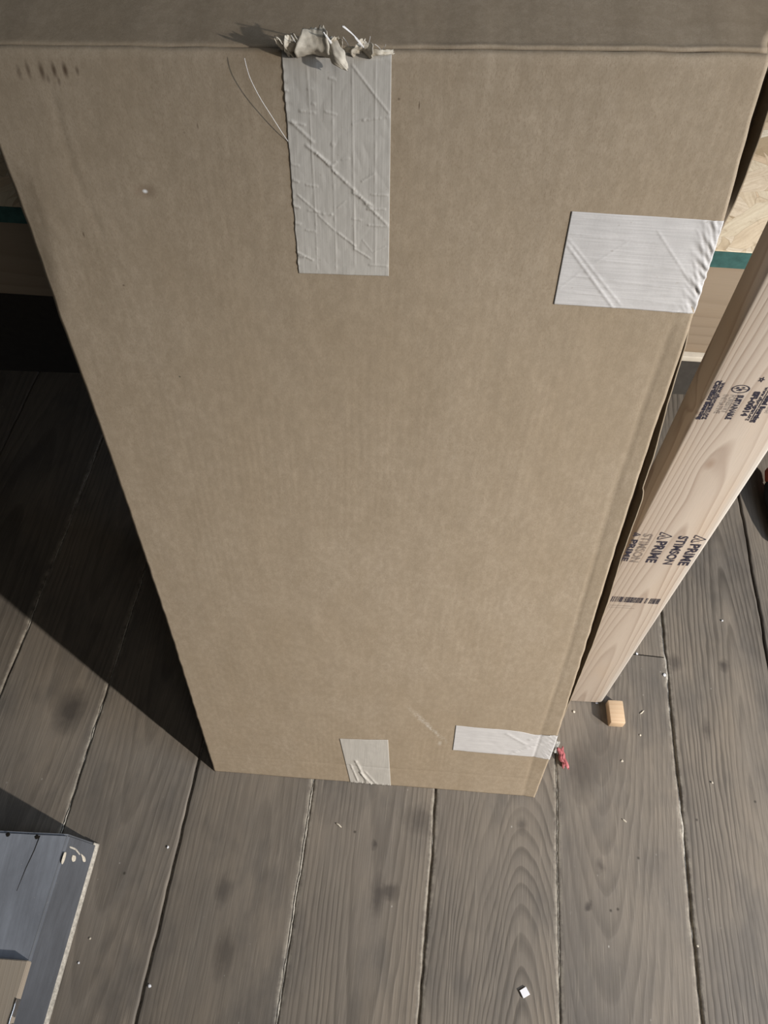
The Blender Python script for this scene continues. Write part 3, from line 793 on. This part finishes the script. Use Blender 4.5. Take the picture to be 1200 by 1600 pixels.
# ------------------------------------------------------------------ wood block beside the stud
bk = bevel_box('wood_block', (-.0130, -.0205, 0), (.0130, .0205, .021), M['block'], None, .0022, 2)
for v in bk.data.vertices: v.co += Vector((.0018 * n3(v.co.y * 60, 0, 1), .0010 * n3(v.co.x * 60, 0, 4), .001 * n3(v.co.y * 40, v.co.x * 40, 4) if v.co.z > .01 else 0))
bk.location = (.4150, .5120, .0005); bk.rotation_euler = (0, 0, R(-1))
tag(bk, 'small pale wood offcut lying on the floor at the foot of the stud', 'wood block')

# ------------------------------------------------------------------ grey painted step, lower left
step = empty('wooden_step', (-.70, .03, 0))
tag(step, 'low blue-grey painted wooden step with worn edges, lower left corner', 'step')
def prism(name, bot, topp, mat, parent, bev=.003):
    bm = bmesh.new(); o0 = Vector(parent.location) if parent else Vector()
    a = [bm.verts.new(Vector(p) - o0) for p in bot]; b = [bm.verts.new(Vector(p) - o0) for p in topp]; n = len(a)
    bm.faces.new(a[::-1]); bm.faces.new(b)
    for k in range(n): bm.faces.new((a[k], a[(k+1) % n], b[(k+1) % n], b[k]))
    bmesh.ops.recalc_face_normals(bm, faces=bm.faces)
    if bev: bmesh.ops.bevel(bm, geom=bm.edges[:], offset=bev, segments=3, affect='EDGES')
    me = bpy.data.meshes.new(name); bm.to_mesh(me); bm.free()
    o = bpy.data.objects.new(name, me); C.objects.link(o); me.materials.append(mat)
    if parent: o.parent = parent
    return o
H = .100
prism('tread', [(-1.05, -.10, .001), (-.4595, -.10, .001), (-.4335, .2715, .001), (-1.05, .285, .001)],
      [(-1.05, -.10, H), (-.4735, -.10, H), (-.4470, .2640, H), (-1.05, .2715, H)], M['paint'], step, .0035)
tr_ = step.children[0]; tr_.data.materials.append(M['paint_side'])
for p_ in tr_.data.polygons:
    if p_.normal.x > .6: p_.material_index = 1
def worn(u, v):
    y = -.09 + .361 * v; x = -.4580 + (.0246) * v ** 1.0 + .0006
    w_ = .0035 + .0025 * n3(0, y * 30, 1)
    return Vector((x + .0012 - u * (.004 + w_ * .5), y, .0015 + u * (.007 + w_))) - Vector(step.location)
we = grid('worn_lower_edge', worn, 3, 120, M['dust'], step, .002, 0); we['label'] = 'pale worn lower edge'
def patch(name, pts, z, mat, seed):
    P = smooth_pts([(x, y, z) for x, y in pts] + [(pts[0][0], pts[0][1], z)], 5)[:-1]
    c = sum(P, Vector()) / len(P); off = Vector(step.location)
    V = [c + Vector((0, 0, .0008)) - off] + [p + Vector((.0012*n3(k*.7, seed, 0), .0012*n3(k*.7, seed, 5), 0)) - off for k, p in enumerate(P)]
    F = [(0, 1 + k, 1 + (k + 1) % len(P)) for k in range(len(P))]
    return mobj(name, V, F, mat, step)
def side_pt(w_, y):
    """point on the right side face: w_ 0 at the tread, 1 at the floor"""
    t = (y + .10) / .37; xt = -.4735 + .0265 * t; xb = -.4595 + .026 * t
    return Vector((xt + (xb - xt) * w_ + .0012, y, H * (1 - w_)))
for pts in ([(.10, .2490), (.30, .2500), (.48, .2460), (.46, .2445), (.28, .2475), (.12, .2470)], [(.50, .2470), (.66, .2450), (.72, .2400), (.64, .2385), (.58, .2425)], [(.00, .238), (.06, .239), (.08, .2300), (.05, .2230), (.00, .2260)], [(.27, .240), (.37, .2405), (.40, .2350), (.33, .2320), (.27, .2350)]):
    P = [side_pt(a_, b_) for a_, b_ in pts]; c_ = sum(P, Vector()) / len(P); P = smooth_pts(P + [P[0]], 4)[:-1]
    p = mobj('chipped_paint_spot', [c_ + Vector((.001, 0, 0)) - Vector(step.location)] + [q - Vector(step.location) for q in P], [(0, 1 + k, 1 + (k + 1) % len(P)) for k in range(len(P))], M['dust' if len(pts) == 6 else 'crumb'], step)
    p['label'] = 'bare wood chip in the grey paint'
for (x, y) in ((-.5365, .2600), (-.4935, .2580)):
    patch('nail_hole', [(x-.0035, y), (x, y+.0035), (x+.0035, y), (x, y-.0035)], H + .0004, M['gap'], 3)
tube('paint_crack', [Vector(q) - Vector(step.location) for q in [(-.4895, .2600, H), (-.4920, .240, H), (-.4975, .215, H), (-.5020, .185, H)]], [.0007, .0006, .0005, .0003], M['gap'], step, 5)

bd = empty('pale_board', (-.60, .03, H))
tag(bd, 'pale brown board lying on the grey painted step, bottom left corner', 'board')
prism('board', [(-.90, -.09, H+.0006), (-.4665, -.09, H+.0006), (-.4560, .0985, H+.0006), (-.90, .1130, H+.0006)], [(-.90, -.09, H+.016), (-.4665, -.09, H+.016), (-.4560, .0985, H+.016), (-.90, .1130, H+.016)], M['pale'], bd, .001)
def med(u, v):
    y = .055 - .12 * v
    return Vector((-.4575 - (.0985 - y) * .0557 + .0006 + .0008*n3(y*80, u, 1), y, H + .002 + .0155 * u)) - Vector(bd.location)
bs = grid('metal_edge', med, 3, 20, M['metal'], bd, .0010, 1); bs['label'] = 'shiny metal edging'

# ------------------------------------------------------------------ tool at the right edge of the picture
tool = empty('hand_tool', (.79, .93, 0))
tag(tool, 'black gripped hand tool with an orange-red end, on the floor beyond the stud', 'tool')
def tl(p): return Vector(p) - Vector(tool.location)
tube('grip', [tl(p) for p in [(0.798, .868, .018), (0.799, .872, .018), (0.801, .90, .021), (0.803, .95, .024), (0.805, .99, .026), (0.807, 1.015, .026)]], [.004, .010, .016, .020, .021, .016], M['rubber'], tool, 20)
tube('end_cap', [tl(p) for p in [(0.806, 1.005, .030), (0.810, 1.018, .034), (0.814, 1.04, .036), (0.817, 1.055, .034)]], [.012, .020, .020, .008], M['orange'], tool, 20)

# ------------------------------------------------------------------ small litter on the floor
ps = bevel_box('paper_scrap', (-.0055, -.0055, 0), (.0055, .0055, .0022), M['paper'], None, .0003, 1)
for v in ps.data.vertices:
    if v.co.x > 0 and v.co.z > .001: v.co.z += .0012
ps.location = (.228, .089, .0012); ps.rotation_euler = (0, R(6), R(28))
tag(ps, 'tiny square white paper scrap on the floorboards near the bottom', 'paper scrap')

def crumple(name, loc, size, mat, seed, rz=0, n=12):
    def fn(u, v):
        x = (u - .5) * size[0]; y = (v - .5) * size[1]
        r = 1 + .5 * n3(u * 3, v * 3, seed + 3)
        return (x * r + .3*size[0]*n3(v * 3, seed, 0), y * r, size[2] * (.5 + .5 * abs(n3(u * 5, v * 5, seed)) * 2.0 * (1 - abs(2*u-1)**3)))
    o = grid(name, fn, n, n, mat, None, .0004, 0); o.location = loc; o.rotation_euler = (0, 0, rz); return o
pk = crumple('plastic_scrap', (.3165, .432, .0016), (.011, .034, .010), M['pink'], 3, R(8))
tag(pk, 'crumpled pink plastic scrap beside the bottom right corner of the box', 'scrap')
ln = crumple('lint_clump', (.3060, .452, .0014), (.012, .022, .007), M['grey_film'], 8, R(-10))
tag(ln, 'small grey clump of lint against the lower box edge', 'lint')

cr = [((.565, .401), .0030, 'white crumb on the floorboards right of the box'), ((-.323, .270), .0034, 'pale speck between left boards below the box shadow'),
      ((-.315, .081), .0046, 'white paint flake beside the dark gap near the bottom'), ((-.415, .139), .0030, 'tiny pale speck right of the grey step'),
      ((-.424, .107), .0028, 'lower tiny pale speck beside the grey step'), ((.465, .519), .0055, 'pale splinter right of the wood offcut'),
      ((.418, .432), .0036, 'white crumb below the wood offcut'), ((.387, .534), .0050, 'pale crumb at the foot of the stud'),
      ((.517, .591), .0055, 'white plaster crumb lodged in the dark gap'), ((.456, .478), .0034, 'faint pale crumb below right of the offcut'),
      ((.6455, .705), .0034, 'far pale crumb right of the stud'), ((.408, .335), .0050, 'thin pale shaving on the wide right board'),
      ((.493, .157), .0030, 'white crumb at the gap near the lower right'), ((-.055, .312), .0060, 'thin pale shaving below the bottom tape'),
      ((.473, .631), .0042, 'pale crumb at the board end joint'), ((.345, .516), .0040, 'pale fleck left of the stud foot')]
for k, ((x, y), s, lab) in enumerate(cr):
    bm = bmesh.new(); bmesh.ops.create_icosphere(bm, subdivisions=2, radius=1)
    lng = 'splinter' in lab or 'shaving' in lab
    for v in bm.verts:
        r = 1 + .45 * noise.noise(v.co * 1.7 + Vector((k * 5, 0, 0)))
        v.co = Vector((v.co.x * s * (.55 if not lng else .9), v.co.y * s * (.5 if not lng else .22), v.co.z * s * .28)) * r
    me = bpy.data.meshes.new('floor_crumb'); bm.to_mesh(me); bm.free(); me.materials.append(M['crumb' if lng else 'paper'] if k % 3 else M['crumb'])
    nm = 'wood_shaving' if lng else 'floor_crumb'
    o = bpy.data.objects.new(nm, me); C.objects.link(o); o.location = (x, y, .0016); o.rotation_euler = (0, 0, (k * 1.3) if not lng else (-.6 if 'tape' in lab or 'wide' in lab else .7))
    tag(o, lab, 'shaving' if lng else 'crumb', 'litter scattered on the floorboards')
